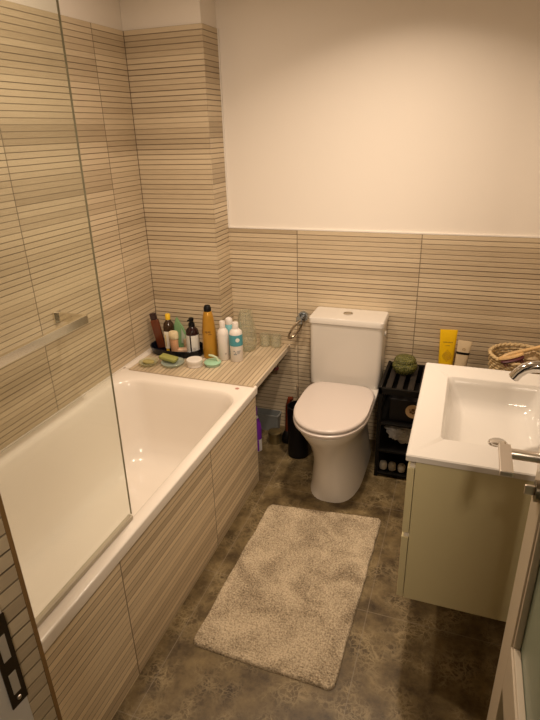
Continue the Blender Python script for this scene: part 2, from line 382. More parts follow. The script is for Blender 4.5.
# ------------------------------------------------------------------ toilet
t = thing('toilet', 'white close-coupled toilet with its lid closed', 'toilet', (1.062, 0, 0))
def dsec(w, yf, yb, z, n=40, p=2.35, wb=None, fp=2.15):
    """D-shaped section: round front (towards -y) and flatter back"""
    out = []
    ym = yb + (yf - yb) * 0.52
    for k in range(n):
        a = 2 * PI * k / n; c, s = math.cos(a), math.sin(a)
        if s < 0: out.append((w / 2 * math.copysign(abs(c) ** (2 / fp), c), ym + (ym - yf) * math.copysign(abs(s) ** (2 / fp), s), z))
        else: out.append((w / 2 * (1 if wb is None else 1 + (wb / w - 1) * s) * math.copysign(abs(c) ** (2 / 4.5), c), ym + (yb - ym) * abs(s) ** (2 / 5.0), z))
    return out
pan = [(0.246, -0.598, -0.035, 0.0), (0.244, -0.597, -0.035, 0.006), (0.232, -0.588, -0.035, 0.05), (0.216, -0.574, -0.035, 0.12), (0.212, -0.576, -0.035, 0.17),
       (0.224, -0.592, -0.035, 0.22), (0.250, -0.618, -0.035, 0.275), (0.292, -0.655, -0.035, 0.325), (0.324, -0.680, -0.035, 0.36), (0.334, -0.688, -0.035, 0.383), (0.328, -0.682, -0.037, 0.390)]
bm_ = loft([[(x + 0.018 * (1 - min(1, z / 0.3)), y, z) for x, y, z in dsec(w_, yf, yb, z, fp=2.15 + 0.6 * max(0, 1 - z / 0.28))] for w_, yf, yb, z in pan])
obj('pan', bm_, M_ceramic, t, smooth=True)
seat = [(0.330, -0.690, -0.20, 0.3905), (0.339, -0.697, -0.198, 0.394), (0.340, -0.698, -0.197, 0.404), (0.334, -0.693, -0.20, 0.4085), (0.312, -0.678, -0.215, 0.4095)]
obj('seat', loft([dsec(*q, p=2.4) for q in seat]), M_lid, t, smooth=True)
lid = [(0.326, -0.686, -0.222, 0.4135), (0.334, -0.692, -0.218, 0.416), (0.335, -0.693, -0.218, 0.424), (0.330, -0.689, -0.222, 0.429), (0.312, -0.676, -0.236, 0.431)]
obj('lid', loft([dsec(*q, p=2.4) for q in lid]), M_lid, t, smooth=True, auto=50)
for sx in (-0.09, 0.09):
    b = tube([(sx - 0.022, -0.191, 0.402), (sx + 0.022, -0.191, 0.402)], 0.0095, 12)
    obj('hinge', b, M_chrome, t, smooth=True)
b = loft([rrect(-0.186, 0.160, -0.172, -0.006, 0.022, 0.3895), rrect(-0.188, 0.165, -0.175, -0.004, 0.022, 0.46), rrect(-0.188, 0.168, -0.176, -0.004, 0.022, 0.60), rrect(-0.189, 0.168, -0.177, -0.004, 0.022, 0.712)])
obj('cistern', b, M_ceramic, t, smooth=True)
b = loft([rrect(-0.190, 0.169, -0.179, -0.002, 0.018, 0.7125), rrect(-0.194, 0.172, -0.182, -0.001, 0.018, 0.716), rrect(-0.194, 0.172, -0.182, -0.001, 0.018, 0.738), rrect(-0.189, 0.167, -0.177, -0.004, 0.014, 0.744)])
obj('cistern_lid', b, M_ceramic, t, smooth=True)
fb = obj('flush_button', lathe([(0.024, 0.7442), (0.024, 0.7475), (0.021, 0.749), (0.0205, 0.7465), (0.0195, 0.7465), (0.019, 0.7495)], 28), M_chrome, t, smooth=True, loc=(-0.017, -0.085, 0))
obj('button_divider', box(-0.0185, 0.0185, -0.0006, 0.0006, 0.7494, 0.7502), M_black, fb)
obj('supply_inlet', tube([(0.168, -0.10, 0.665), (0.1745, -0.10, 0.665)], 0.012, 14), M_ceramic, t, smooth=True)

# ------------------------------------------------------------------ bath mat
def rug():
    c = [(0.832, -0.702), (1.336, -0.648), (1.318, -1.482), (0.824, -1.470)]
    nu, nv = 230, 330; b = bmesh.new(); V = []
    for j in range(nv + 1):
        row = []
        v = j / nv
        for i in range(nu + 1):
            u = i / nu
            x = (1 - v) * ((1 - u) * c[0][0] + u * c[1][0]) + v * ((1 - u) * c[3][0] + u * c[2][0])
            y = (1 - v) * ((1 - u) * c[0][1] + u * c[1][1]) + v * ((1 - u) * c[3][1] + u * c[2][1])
            # rounded corners and a wavering outline
            du, dv = min(u, 1 - u) * 0.52, min(v, 1 - v) * 0.8
            e = min(du, dv)
            wob = 0.004 * noise.noise(Vector((x * 14, y * 14, 3)))
            if du < 0.025 and dv < 0.025:
                q = Vector((0.025 - du, 0.025 - dv)); L = max(q.x, q.y)
                if q.length > 1e-6:
                    k = L / q.length; sx = 1 if u < .5 else -1; sy = -1 if v < .5 else 1
                    x += sx * q.x * (1 - k); y += sy * q.y * (1 - k)
            x += wob; y += wob * 0.8
            edge = min(1.0, e / 0.008); edge = math.sqrt(max(0, 1 - (1 - edge) ** 2))
            p = Vector((x, y, 0))
            tuft = noise.noise(p * 210) * 0.0034 + noise.noise(p * 120 + Vector((5, 1, 0))) * 0.0034
            big = noise.noise(p * 11) * 0.0022
            if v < 0.07 or v > 0.93:
                tuft = tuft * 0.6 + 0.0016 * math.sin(v * 0.8 * 2 * PI / 0.0085)
            row.append(b.verts.new((x, y, 0.002 + edge * (0.009 + tuft + big))))
        V.append(row)
    for j in range(nv):
        for i in range(nu): b.faces.new((V[j][i], V[j][i + 1], V[j + 1][i + 1], V[j + 1][i]))
    rim = [V[0][i] for i in range(nu + 1)] + [V[j][nu] for j in range(1, nv + 1)] + [V[nv][i] for i in range(nu - 1, -1, -1)] + [V[j][0] for j in range(nv - 1, 0, -1)]
    low = [b.verts.new((q.co.x, q.co.y, 0.0005)) for q in rim]
    for k in range(len(rim)):
        kk = (k + 1) % len(rim); b.faces.new((rim[k], low[k], low[kk], rim[kk]))
    return b
def rug_mat():
    N = NT('cotton_tufts'); tc = N.n('ShaderNodeTexCoord')
    n1 = N.n('ShaderNodeTexNoise'); n1.inputs['Scale'].default_value = 9; n1.inputs['Detail'].default_value = 6; n1.inputs['Distortion'].default_value = 0.6; N.set(n1.inputs['Vector'], tc.outputs['Object'])
    n2 = N.n('ShaderNodeTexNoise'); n2.inputs['Scale'].default_value = 170; n2.inputs['Detail'].default_value = 3; N.set(n2.inputs['Vector'], tc.outputs['Object'])
    f = N.math('ADD', N.math('MULTIPLY', n1.outputs['Fac'], 0.5), N.math('MULTIPLY', n2.outputs['Fac'], 0.72))
    cr = N.n('ShaderNodeValToRGB'); N.set(cr.inputs[0], f); e = cr.color_ramp.elements
    e[0].position = 0.44; e[0].color = (0.20, 0.155, 0.10, 1); e[1].position = 0.74; e[1].color = (0.60, 0.50, 0.355, 1)
    N.set(N.b.inputs['Base Color'], cr.outputs[0]); N.b.inputs['Roughness'].default_value = 0.95; N.b.inputs['Specular IOR Level'].default_value = 0.1
    bp = N.n('ShaderNodeBump'); bp.inputs['Strength'].default_value = 0.8; bp.inputs['Distance'].default_value = 0.003
    N.set(bp.inputs['Height'], n2.outputs['Fac']); N.set(N.b.inputs['Normal'], bp.outputs[0]); return N.m
o = obj('bath_mat', rug(), rug_mat(), smooth=True, auto=80); tag(o, 'beige tufted cotton bath mat lying on the marble floor', 'bath mat')

# ------------------------------------------------------------------ vanity cabinet, basin, tap
VX0, VX1, VY0, VY1 = 1.468, XR - 0.008, -1.342, -0.722
t = thing('vanity_cabinet', 'wall-hung greige vanity cabinet with two drawers under the basin', 'cabinet', (0, 0, 0))
b = box(1.488, VX1, VY0 + 0.004, VY0 + 0.022, 0.302, 0.778, 0.001)
box(1.488, VX1, VY1 - 0.022, VY1 - 0.004, 0.302, 0.778, 0.001, bm=b)
box(1.488, VX1, VY0 + 0.022, VY1 - 0.022, 0.302, 0.320, bm=b)
box(VX1 - 0.012, VX1, VY0 + 0.022, VY1 - 0.022, 0.32, 0.77, bm=b)
box(1.488, 1.500, VY0 + 0.022, VY1 - 0.022, 0.32, 0.69, bm=b)
obj('carcass', b, M_greige, t)
for z0, z1 in ((0.306, 0.527), (0.543, 0.756)):
    d = obj('drawer', box(VX0, 1.4865, VY0 + 0.003, VY1 - 0.003, z0, z1, 0.0012), M_greige, t)
    obj('grip_channel', box(1.474, 1.4878, VY0 + 0.006, VY1 - 0.006, z1 + 0.0005, z1 + 0.011), mat('pale_profile', (0.78, 0.72, 0.6), 0.4), d)
t = thing('washbasin', 'white rectangular washbasin set over the greige vanity cabinet', 'washbasin', (0, 0, 0))
def basin():
    X0, X1, Y0, Y1 = 1.462, XR - 0.0075, -1.346, -0.718
    rg = [rrect(X0 + 0.004, X1 - 0.002, Y0 + 0.004, Y1 - 0.004, 0.004, 0.7795), rrect(X0, X1, Y0, Y1, 0.005, 0.782), rrect(X0, X1, Y0, Y1, 0.005, 0.797), rrect(X0 + 0.003, X1 - 0.002, Y0 + 0.003, Y1 - 0.003, 0.005, 0.80)]
    x0, x1, y0, y1 = 1.541, 1.842, -1.240, -0.818
    def q(d, r, z, dd=None): return rrect(x0 + d, x1 - d, y0 + d * 1.15, y1 - d * 1.15, r, z)
    rg += [q(0, 0.014, 0.80), q(0.003, 0.016, 0.797), q(0.010, 0.022, 0.775), q(0.020, 0.03, 0.735), q(0.032, 0.035, 0.716), q(0.052, 0.04, 0.706), q(0.09, 0.03, 0.700), q(0.118, 0.015, 0.697)]
    return loft(rg, cap0=False, cap1=True)
obj('bowl', basin(), M_basin, t, smooth=True, auto=35)
dr = obj('drain', lathe([(0.029, 0), (0.029, 0.003), (0.026, 0.005), (0.024, 0.004), (0.023, 0.008), (0.017, 0.010)], 28), M_chrome, t, smooth=True, loc=(1.706, -1.045, 0.697))
t = thing('basin_tap', 'chrome mixer tap with curved spout reaching over the washbasin', 'tap', (1.905, -1.03, 0.80))
obj('body', lathe([(0.027, 0), (0.027, 0.006), (0.022, 0.010), (0.022, 0.12), (0.020, 0.128)], 24), M_chrome, t, smooth=True)
pts = [(-0.010, 0, 0.10)]
for k in range(0, 9): pts.append((-0.03 - 0.014 * k, 0, 0.125 + 0.029 * math.sin(k / 8 * PI * 0.62)))
pts += [(-0.160, 0, 0.144), (-0.174, 0, 0.130), (-0.184, 0, 0.113)]
obj('spout', tube(pts, [0.017] * 9 + [0.0165] * 2 + [0.016] * 2, 18), M_chrome, t, smooth=True)
b = tube([(-0.1825, 0, 0.1155), (-0.1855, 0, 0.1105)], 0.0125, 16)
obj('aerator', b, mat('aerator_dark', (0.2, 0.19, 0.18), 0.3, metal=1), t, smooth=True)
obj('lever', loft([[(x, yy * (0.012 + 0.001), z + 0.132 + zz) for yy, zz in ((-1, 0), (1, 0), (1, 0.007), (-1, 0.007))] for x, z in ((0.015, 0), (-0.03, 0.012), (-0.085, 0.035))]), M_chrome, t)

# ------------------------------------------------------------------ door leaf, opened against the vanity end
dr = bpy.data.objects.new('door_1', None); COL.objects.link(dr); dr['kind'] = 'structure'; dr['label'] = 'white door leaf with frosted glass, standing open at the right edge'
DX0, DX1, DY0, DY1 = 1.722, 1.762, -2.345, -1.605
ST = 0.094
b = box(DX0, DX1, DY1 - ST, DY1, 0.012, 2.03, 0.0015)
box(DX0, DX1, DY0, DY0 + ST, 0.012, 2.03, 0.0015, bm=b)
for z0, z1 in ((0.012, 0.13), (0.495, 0.615), (1.92, 2.03)): box(DX0, DX1, DY0 + ST, DY1 - ST, z0, z1, 0, bm=b)
obj('frame', b, M_doorpaint, dr)
obj('glass_pane', box(1.739, 1.745, DY0 + ST, DY1 - ST, 0.615, 1.92), mat('frosted_green_glass', (0.36, 0.43, 0.33), 0.35, trans=0.25), dr)
obj('lower_panel', box(1.739, 1.745, DY0 + ST, DY1 - ST, 0.13, 0.495), mat('panel_olive', (0.44, 0.42, 0.30), 0.4), dr)
b = box(1.7255, 1.7385, DY1 - ST - 0.010, DY1 - ST, 0.615, 1.92, 0.002); box(1.7255, 1.7385, DY0 + ST, DY1 - ST - 0.010, 0.615, 0.625, 0.002, bm=b)
obj('glazing_bead', b, M_doorpaint, dr)
hy, hz = -1.668, 1.043
hd = obj('lever_handle', box(1.643, 1.664, hy - 0.080, hy + 0.012, hz + 0.002, hz + 0.012, 0.0015), M_steel, dr)
obj('neck', tube([(DX0 - 0.008, hy, hz), (1.656, hy, hz)], 0.0095, 18), M_steel, hd, smooth=True)
obj('rose', tube([(DX0 + 0.001, hy, hz), (DX0 - 0.010, hy, hz)], 0.0255, 28), M_steel, hd, smooth=True)
tt = obj('thumb_turn', tube([(DX0 + 0.001, hy - 0.005, hz - 0.066), (DX0 - 0.009, hy - 0.005, hz - 0.066)], 0.020, 24), mat('aged_nickel', (0.28, 0.24, 0.18), 0.3, metal=1), dr, smooth=True)
obj('turn_knob', box(DX0 - 0.026, DX0 - 0.009, hy - 0.008, hy - 0.002, hz - 0.076, hz - 0.056, 0.002), M_steel, tt)

# ------------------------------------------------------------------ black rack beside the toilet
t = thing('slatted_rack', 'low black slatted rack between the toilet and the vanity', 'rack', (0, 0, 0))
RX0, RX1, RY0, RY1, RH = 1.247, 1.955, -0.330, -0.012, 0.482
for x in (RX0, RX1 - 0.018):
    for y in (RY0, RY1 - 0.018): obj('post', box(x, x + 0.018, y, y + 0.018, 0, RH - 0.012, 0.001), M_dark, t)
b = box(RX0, RX1, RY0, RY0 + 0.016, RH - 0.028, RH + 0.002, 0.001); box(RX0, RX1, RY1 - 0.016, RY1, RH - 0.028, RH + 0.002, 0.001, bm=b)
box(RX0, RX0 + 0.014, RY0, RY1, RH - 0.028, RH + 0.006, 0.001, bm=b); box(RX1 - 0.014, RX1, RY0, RY1, RH - 0.028, RH + 0.006, 0.001, bm=b)
obj('top_frame', b, M_dark, t)
x = RX0 + 0.028
while x < RX1 - 0.03:
    obj('slat', box(x, x + 0.026, RY0 + 0.014, RY1 - 0.014, RH - 0.010, RH, 0.001), M_darkwood, t); x += 0.049
for z in (0.300, 0.152, 0.022):
    b = box(RX0, RX1, RY0 + 0.001, RY0 + 0.015, z - 0.009, z + 0.002, 0.001); box(RX0, RX1, RY1 - 0.015, RY1 - 0.001, z - 0.009, z + 0.002, 0.001, bm=b)
    box(RX0 + 0.001, RX1 - 0.001, RY0 + 0.015, RY1 - 0.015, z - 0.008, z - 0.001, bm=b)
    obj('shelf_board', b, M_dark, t)
for z in (0.07, 0.11, 0.20, 0.25, 0.34, 0.39, 0.43):
    obj('side_bar', box(RX0 + 0.004, RX0 + 0.012, RY0 + 0.016, RY1 - 0.016, z - 0.008, z + 0.008), M_dark, t)
obj('back_panel', box(RX0 + 0.018, RX1 - 0.018, RY1 - 0.008, RY1 - 0.003, 0.02, RH - 0.03), M_black, t)
# storage box with a round tan label
t = thing('storage_box', 'black box with a round tan label on the upper rack shelf', 'box', (1.405, -0.19, 0.2995))
obj('body', box(-0.11, 0.11, -0.105, 0.10, 0, 0.120, 0.004), M_black, t)
lb = obj('round_label', loft([[(0.034 * math.cos(a * PI / 16), -0.1055, 0.066 + 0.034 * math.sin(a * PI / 16)) for a in range(32)], [(0.034 * math.cos(a * PI / 16), -0.108, 0.066 + 0.034 * math.sin(a * PI / 16)) for a in range(32)]]), mat('tan_label', (0.62, 0.43, 0.24), 0.6), t)
b = bmesh.new()
for px, pz, r in ((0, 0.008, 0.008), (-0.010, -0.003, 0.006), (0.010, -0.003, 0.006), (0, -0.008, 0.0055), (0.014, 0.008, 0.003), (-0.014, 0.008, 0.003)):
    merge(b, lathe([(r, 0), (r, 0.001)], 14), Matrix.Translation((px, -0.1082, 0.066 + pz)) @ Matrix.Rotation(PI / 2, 4, 'X'))
obj('printed_mark', b, mat('mark_brown', (0.13, 0.07, 0.03), 0.6), lb)
# plastic bag
def blob(r, seed, n=24, m_=16, amp=0.25, sc=(1, 1, 1), fr=3.0):
    b = bmesh.new(); bmesh.ops.create_uvsphere(b, u_segments=n, v_segments=m_, radius=1)
    for v in b.verts:
        d = v.co.normalized(); k = 1 + amp * noise.noise(d * fr + Vector((seed, 0, 0))) + amp * 0.5 * abs(noise.noise(d * fr * 2.7 + Vector((0, seed, 0))))
        v.co = Vector((d.x * sc[0], d.y * sc[1], d.z * sc[2])) * r * k
    z0 = min(v.co.z for v in b.verts)
    for v in b.verts: v.co.z = max(v.co.z - z0 * 0.86, 0)
    return b
t = thing('plastic_bag', 'crumpled see-through bag of white pads on the middle rack shelf', 'bag', (1.385, -0.215, 0.1515))
obj('film', blob(0.066, 3, 36, 24, 0.42, (1.4, 1.0, 0.84), 4.5), clear_mat('bag_film', (0.95, 0.95, 0.95), 1.5, 0.45, (0.85, 0.82, 0.78)), t)
obj('contents', blob(0.047, 9, sc=(1.25, 1, 0.95)), mat('cotton_pads', (0.8, 0.77, 0.72), 0.8), t, loc=(0.025, 0, 0.006), smooth=True)
proto = None
for k, xx in enumerate((1.285, 1.328, 1.374)):
    if proto is None:
        proto = obj('cotton_roll', lathe([(0.010, 0), (0.017, 0.003), (0.019, 0.012), (0.019, 0.028), (0.016, 0.038), (0.009, 0.042)], 20), mat('roll_pale', (0.50, 0.46, 0.38), 0.7), smooth=True)
        o = proto
    else: o = proto.copy(); COL.objects.link(o)
    o.location = (xx, -0.285, 0.0215)
    tag(o, ['leftmost small pale roll on the bottom shelf of the rack', 'middle small pale roll on the bottom shelf of the rack', 'rightmost small pale roll on the bottom shelf, nearest the vanity'][k], 'roll', 'pale rolls on the bottom rack shelf')

# green lidded jar
def jar_mat():
    N = NT('green_glaze'); tc = N.n('ShaderNodeTexCoord')
    vo = N.n('ShaderNodeTexVoronoi'); vo.inputs['Scale'].default_value = 190; N.set(vo.inputs['Vector'], tc.outputs['Object'])
    cr = N.n('ShaderNodeValToRGB'); N.set(cr.inputs[0], vo.outputs['Distance']); e = cr.color_ramp.elements
    e[0].position = 0.1; e[0].color = (0.30, 0.29, 0.07, 1); e[1].position = 0.6; e[1].color = (0.05, 0.055, 0.012, 1)
    N.set(N.b.inputs['Base Color'], cr.outputs[0]); N.b.inputs['Roughness'].default_value = 0.2
    bp = N.n('ShaderNodeBump'); bp.inputs['Strength'].default_value = 1.0; bp.inputs['Distance'].default_value = 0.004; bp.invert = True
    N.set(bp.inputs['Height'], vo.outputs['Distance']); N.set(N.b.inputs['Normal'], bp.outputs[0]); return N.m
MJ = jar_mat()
t = thing('ceramic_jar', 'dark green dimpled ceramic jar with lid on the black rack', 'jar', (1.338, -0.125, 0.4825))
obj('body', lathe([(0.034, 0), (0.047, 0.008), (0.058, 0.026), (0.060, 0.040), (0.055, 0.054), (0.048, 0.060)], 32), MJ, t, smooth=True)
obj('lid', lathe([(0.044, 0.0605), (0.051, 0.063), (0.051, 0.070), (0.044, 0.080), (0.030, 0.086), (0.010, 0.088)], 32), MJ, t, smooth=True)

# yellow tube and beige tube behind the washbasin
def tube_bottle(w, h, d, cap_h, taper=0.8):
    """stand-up squeeze tube: flat crimp at the top, round at the cap"""
    rg = []
    for k in range(9):
        f = k / 8; ww = w / 2 * (taper + (1 - taper) * f); dd = d / 2 * (1 - f) ** 0.6 + 0.0012
        rg.append(ell(0, 0, ww, dd, cap_h + (h - cap_h) * f, 28, 2 + 1.5 * f))
    return loft(rg)
t = thing('cream_tube', 'tall yellow squeeze tube standing against the back wall', 'tube', (1.522, -0.055, 0.4825), (0, 0, 0.15))
obj('body', tube_bottle(0.080, 0.214, 0.036, 0.03, 0.84), mat('yellow_plastic', (0.92, 0.58, 0.008), 0.35), t, smooth=True)
obj('cap', lathe([(0.030, 0), (0.031, 0.002), (0.031, 0.028), (0.029, 0.0298)], 24, sy=0.58), mat('yellow_cap', (0.70, 0.45, 0.02), 0.4), t, smooth=True)
b = bmesh.new()
def fy(z): return -(0.018 * (1 - (z - 0.03) / 0.184) ** 0.6 + 0.0012) - 0.0007
for r_, zc in ((0.0235, 0.088), (0.015, 0.088), (0.007, 0.088)):
    pts = [(r_ * 0.85 * x, fy(zc + z * r_ * 1.25), zc + z * r_ * 1.25) for x, z in ((0, 1), (0.35, 0.6), (0.7, 0.45), (1, 0), (0.7, -0.45), (0.35, -0.6), (0, -1), (-0.35, -0.6), (-0.7, -0.45), (-1, 0), (-0.7, 0.45), (-0.35, 0.6))]
    tube(pts, 0.0010, 5, bm=b, closed=True)
obj('damask_print', b, mat('ochre_print', (0.40, 0.24, 0.02), 0.5), t)
b = bmesh.new()
for k in range(7): box(-0.021 + k * 0.0062, -0.0175 + k * 0.0062, fy(0.155) - 0.0004, fy(0.155) + 0.001, 0.152, 0.1575, bm=b)
for k in range(4): box(-0.010 + k * 0.0053, -0.007 + k * 0.0053, fy(0.138) - 0.0004, fy(0.138) + 0.001, 0.1365, 0.1395, bm=b)
obj('brand_print', b, mat('ochre_print2', (0.34, 0.24, 0.03), 0.5), t)
t = thing('cream_tube', 'short beige tube with black band leaning beside the yellow tube', 'tube', (1.586, -0.075, 0.4825), (-0.02, 0.08, 0.1))
obj('body', tube_bottle(0.064, 0.172, 0.032, 0.028, 0.84), mat('beige_plastic', (0.72, 0.58, 0.38), 0.4), t, smooth=True)
obj('cap', lathe([(0.021, 0), (0.022, 0.002), (0.022, 0.026), (0.020, 0.0278)], 20, sy=0.62), mat('beige_cap', (0.66, 0.54, 0.37), 0.4), t, smooth=True)
obj('black_band', loft([ell(0, 0, 0.0305, 0.0122, 0.106, 28, 2.7), ell(0, 0, 0.0312, 0.0116, 0.117, 28, 2.8)], False, False), M_black, t, smooth=True)
obj('emblem', tube([(0.006 * math.cos(k * PI / 6), -0.0098, 0.132 + 0.006 * math.sin(k * PI / 6)) for k in range(12)], 0.001, 5, closed=True), mat('ochre_print3', (0.5, 0.36, 0.18), 0.5), t)

# wicker basket with hair brush and sponge
t = thing('wicker_basket', 'round pale wicker basket behind the washbasin near the right wall', 'basket', (1.827, -0.155, 0.4835))
MW = mat('wicker', (0.60, 0.45, 0.24), 0.7, var=0.25, vscale=60)
b = bmesh.new()
NR_ = 11
for i in range(NR_):
    z = 0.005 + i * 0.0138; R0 = 0.098 + 0.022 * (i / NR_) ** 0.8
    tube([((R0 + 0.003 * (1 if (k + i) % 2 else -1)) * math.cos(2 * PI * k / 44), (R0 + 0.003 * (1 if (k + i) % 2 else -1)) * math.sin(2 * PI * k / 44), z) for k in range(44)], 0.0058, 6, bm=b, closed=True)
obj('woven_wall', b, MW, t, smooth=True, auto=80)
b = bmesh.new()
for q in range(2):
    tube([((0.121) * math.cos(2 * PI * k / 72) + 0.004 * math.cos(k * 1.4 + q * PI) * math.cos(2 * PI * k / 72), (0.121) * math.sin(2 * PI * k / 72) + 0.004 * math.cos(k * 1.4 + q * PI) * math.sin(2 * PI * k / 72), 0.160 + 0.004 * math.sin(k * 1.4 + q * PI)) for k in range(72)], 0.0065, 7, bm=b, closed=True)
obj('braided_rim', b, MW, t, smooth=True, auto=80)
obj('base', lathe([(0.095, 0.0005), (0.095, 0.006)], 36), MW, t)
b = tube([(-0.066, 0, 0.0) , (-0.04, 0, 0.003), (0.0, 0, 0.004), (0.06, 0, 0.004), (0.12, 0, 0.002), (0.165, 0, 0.0)], [0.006, 0.010, 0.0095, 0.008, 0.009, 0.010], 12)
t = thing('hair_brush', 'wooden hair brush with dark red bristle pad lying across the basket', 'brush', (1.815, -0.225, 0.678), (0.0, -0.26, 0.30))
obj('handle', b, mat('brush_wood', (0.66, 0.44, 0.20), 0.4, var=0.15, vscale=20), t, smooth=True)
hp = obj('head', loft([ell(-0.035, -0.008, 0.052, 0.020, -0.006, 24), ell(-0.035, -0.008, 0.055, 0.023, -0.002, 24), ell(-0.035, -0.008, 0.052, 0.020, 0.003, 24)]), mat('brush_wood', (0.66, 0.44, 0.20), 0.4), t, smooth=True)
pd = obj('bristle_pad', loft([ell(-0.035, -0.022, 0.047, 0.020, -0.016, 24), ell(-0.035, -0.022, 0.049, 0.022, -0.0108, 24), ell(-0.035, -0.020, 0.046, 0.019, -0.0066, 24)]), mat('pad_red', (0.09, 0.02, 0.025), 0.5), t, smooth=True)
b = bmesh.new()
for i in range(9):
    for j in range(4):
        x, y = -0.072 + i * 0.0093, -0.036 + j * 0.0085
        tube([(x, y, -0.017), (x, y - 0.006, -0.030)], 0.0014, 5, bm=b)
brs = obj('bristles', b, mat('bristle_dark', (0.16, 0.05, 0.05), 0.5), t); brs['kind'] = 'stuff'
t = obj('bath_sponge', blob(0.042, 5, 28, 20, 0.3, (1.1, 0.9, 1), 5.0), mat('sponge', (0.62, 0.47, 0.28), 0.9, bump=0.9, bscale=120), loc=(1.862, -0.180, 0.592), smooth=True)
tag(t, 'tan sponge lying in the wicker basket under the hair brush', 'sponge')
t = obj('washcloth', blob(0.055, 8, 28, 20, 0.35, (1.3, 1.0, 0.8), 3.0), mat('cloth_cream', (0.66, 0.55, 0.38), 0.9), loc=(1.835, -0.15, 0.490), smooth=True)
tag(t, 'crumpled cream cloth at the bottom of the wicker basket', 'cloth')

# ------------------------------------------------------------------ ring holder on the back wall beside the cistern
t = thing('towel_ring', 'chrome towel ring on the back wall beside the toilet cistern', 'towel ring', (0.792, 0, 0.684))
obj('wall_plate', tube([(0, -0.0012, 0), (0, -0.012, 0)], 0.027, 24), mat('plate_grey', (0.40, 0.45, 0.50), 0.25, metal=1), t, smooth=True)
obj('post', tube([(0, -0.012, 0), (-0.004, -0.042, -0.004)], 0.010, 14), M_chrome, t, smooth=True)
obj('clamp', box(-0.026, 0.006, -0.052, -0.034, -0.032, 0.008, 0.004), mat('plate_grey', (0.4, 0.45, 0.5), 0.25, metal=1), t)
c0 = Vector((-0.030, -0.048, -0.062)); 
pts = []
for k in range(40):
    a = 2 * PI * k / 40; p = Vector((0.014 * math.cos(a), 0.036 * math.cos(a), 0.060 * math.sin(a)))
    p = Matrix.Rotation(math.radians(30), 3, 'Y') @ p; pts.append(c0 + p)
obj('ring', tube(pts, 0.0055, 8, closed=True), mat('ring_bronze', (0.42, 0.34, 0.25), 0.3, metal=0.9), t, smooth=True)

# ------------------------------------------------------------------ things in the corner recess under the shelf
t = thing('cleaner_bottle', 'purple and white cleaner bottle on the floor under the tiled shelf', 'bottle', (0.604, -0.285, 0), (0, 0, 0.2))
obj('body', lathe([(0.032, 0), (0.036, 0.004), (0.036, 0.13), (0.034, 0.16), (0.022, 0.20), (0.016, 0.215)], 24, sy=0.7), mat('bottle_white', (0.80, 0.78, 0.80), 0.35), t, smooth=True)
obj('label', lathe([(0.0364, 0.075), (0.0364, 0.13), (0.0344, 0.160), (0.0224, 0.199)], 24, False, False, sy=0.71), mat('purple_label', (0.20, 0.03, 0.42), 0.4), t, smooth=True)
obj('stripe', arcband(0.0363, -120, -50, 0.006, 0.074, sy=0.7), mat('purple_label', (0.2, 0.03, 0.42), 0.4), t)
obj('cap', lathe([(0.018, 0.2155), (0.018, 0.25), (0.015, 0.262)], 20), mat('purple_cap', (0.24, 0.04, 0.46), 0.4), t, smooth=True)
b = loft([rrect(-0.070, 0.070, -0.030, 0.030, 0.012, 0.0), rrect(-0.078, 0.078, -0.034, 0.034, 0.014, 0.093), rrect(-0.082, 0.082, -0.036, 0.036, 0.014, 0.095), rrect(-0.082, 0.082, -0.036, 0.036, 0.014, 0.103), rrect(-0.074, 0.074, -0.030, 0.030, 0.012, 0.103), rrect(-0.066, 0.066, -0.026, 0.026, 0.01, 0.006)])
o = obj('plastic_tub', b, mat('grey_plastic', (0.24, 0.25, 0.24), 0.5), loc=(0.585, -0.045, 0), smooth=True); tag(o, 'low grey plastic tub on the floor at the back wall under the shelf', 'tub')
t = thing('tin_can', 'small round brass-coloured tin on the floor in the recess beside the purple bottle', 'tin', (0.678, -0.175, 0))
obj('body', lathe([(0.036, 0), (0.037, 0.002), (0.036, 0.004), (0.036, 0.055), (0.037, 0.057)], 28), mat('olive_tin', (0.30, 0.24, 0.12), 0.3, metal=0.8), t, smooth=True)
obj('lid', lathe([(0.038, 0.0575), (0.038, 0.066), (0.034, 0.068)], 28), mat('olive_tin', (0.30, 0.24, 0.12), 0.3, metal=0.8), t, smooth=True)
t = thing('toilet_brush', 'steel-handled toilet brush in a black holder left of the toilet', 'toilet brush', (0.836, -0.255, 0))
obj('holder', lathe([(0.050, 0), (0.055, 0.004), (0.053, 0.14), (0.057, 0.29), (0.050, 0.292), (0.046, 0.15)], 28), M_black, t, smooth=True)
obj('handle', tube([(0, 0, 0.02), (0, 0, 0.36), (-0.002, 0, 0.405)], [0.006, 0.0045, 0.0055], 12), M_steel, t, smooth=True)
t = thing('plunger', 'glossy red-brown plunger handle upright beside the toilet brush', 'plunger', (0.742, -0.150, 0))
obj('handle', tube([(0, 0, 0.07), (0, 0, 0.14), (0.004, 0, 0.22), (0.018, 0, 0.268), (0.034, 0, 0.27)], [0.013, 0.011, 0.012, 0.014, 0.010], 16), mat('redbrown_gloss', (0.12, 0.022, 0.008), 0.2), t, smooth=True)
obj('cup', lathe([(0.030, 0), (0.033, 0.01), (0.031, 0.035), (0.022, 0.058), (0.015, 0.070)], 28), M_black, t, smooth=True)
t = thing('shelf_bracket', 'small metal bracket bolted under the outer edge of the tiled shelf', 'bracket', (0.690, -0.17, SH - 0.0305))
obj('plate', box(-0.018, 0.018, -0.03, 0.03, -0.003, 0), M_steel, t)
obj('stem', tube([(0, 0, -0.003), (0, 0, -0.032)], 0.008, 12), M_steel, t, smooth=True)
obj('knob', lathe([(0.010, -0.052), (0.017, -0.047), (0.017, -0.037), (0.012, -0.0322)], 18), mat('knob_maroon', (0.10, 0.02, 0.02), 0.35), t, smooth=True)

# ------------------------------------------------------------------ toiletries on the shelf
Z = SH + 0.0004
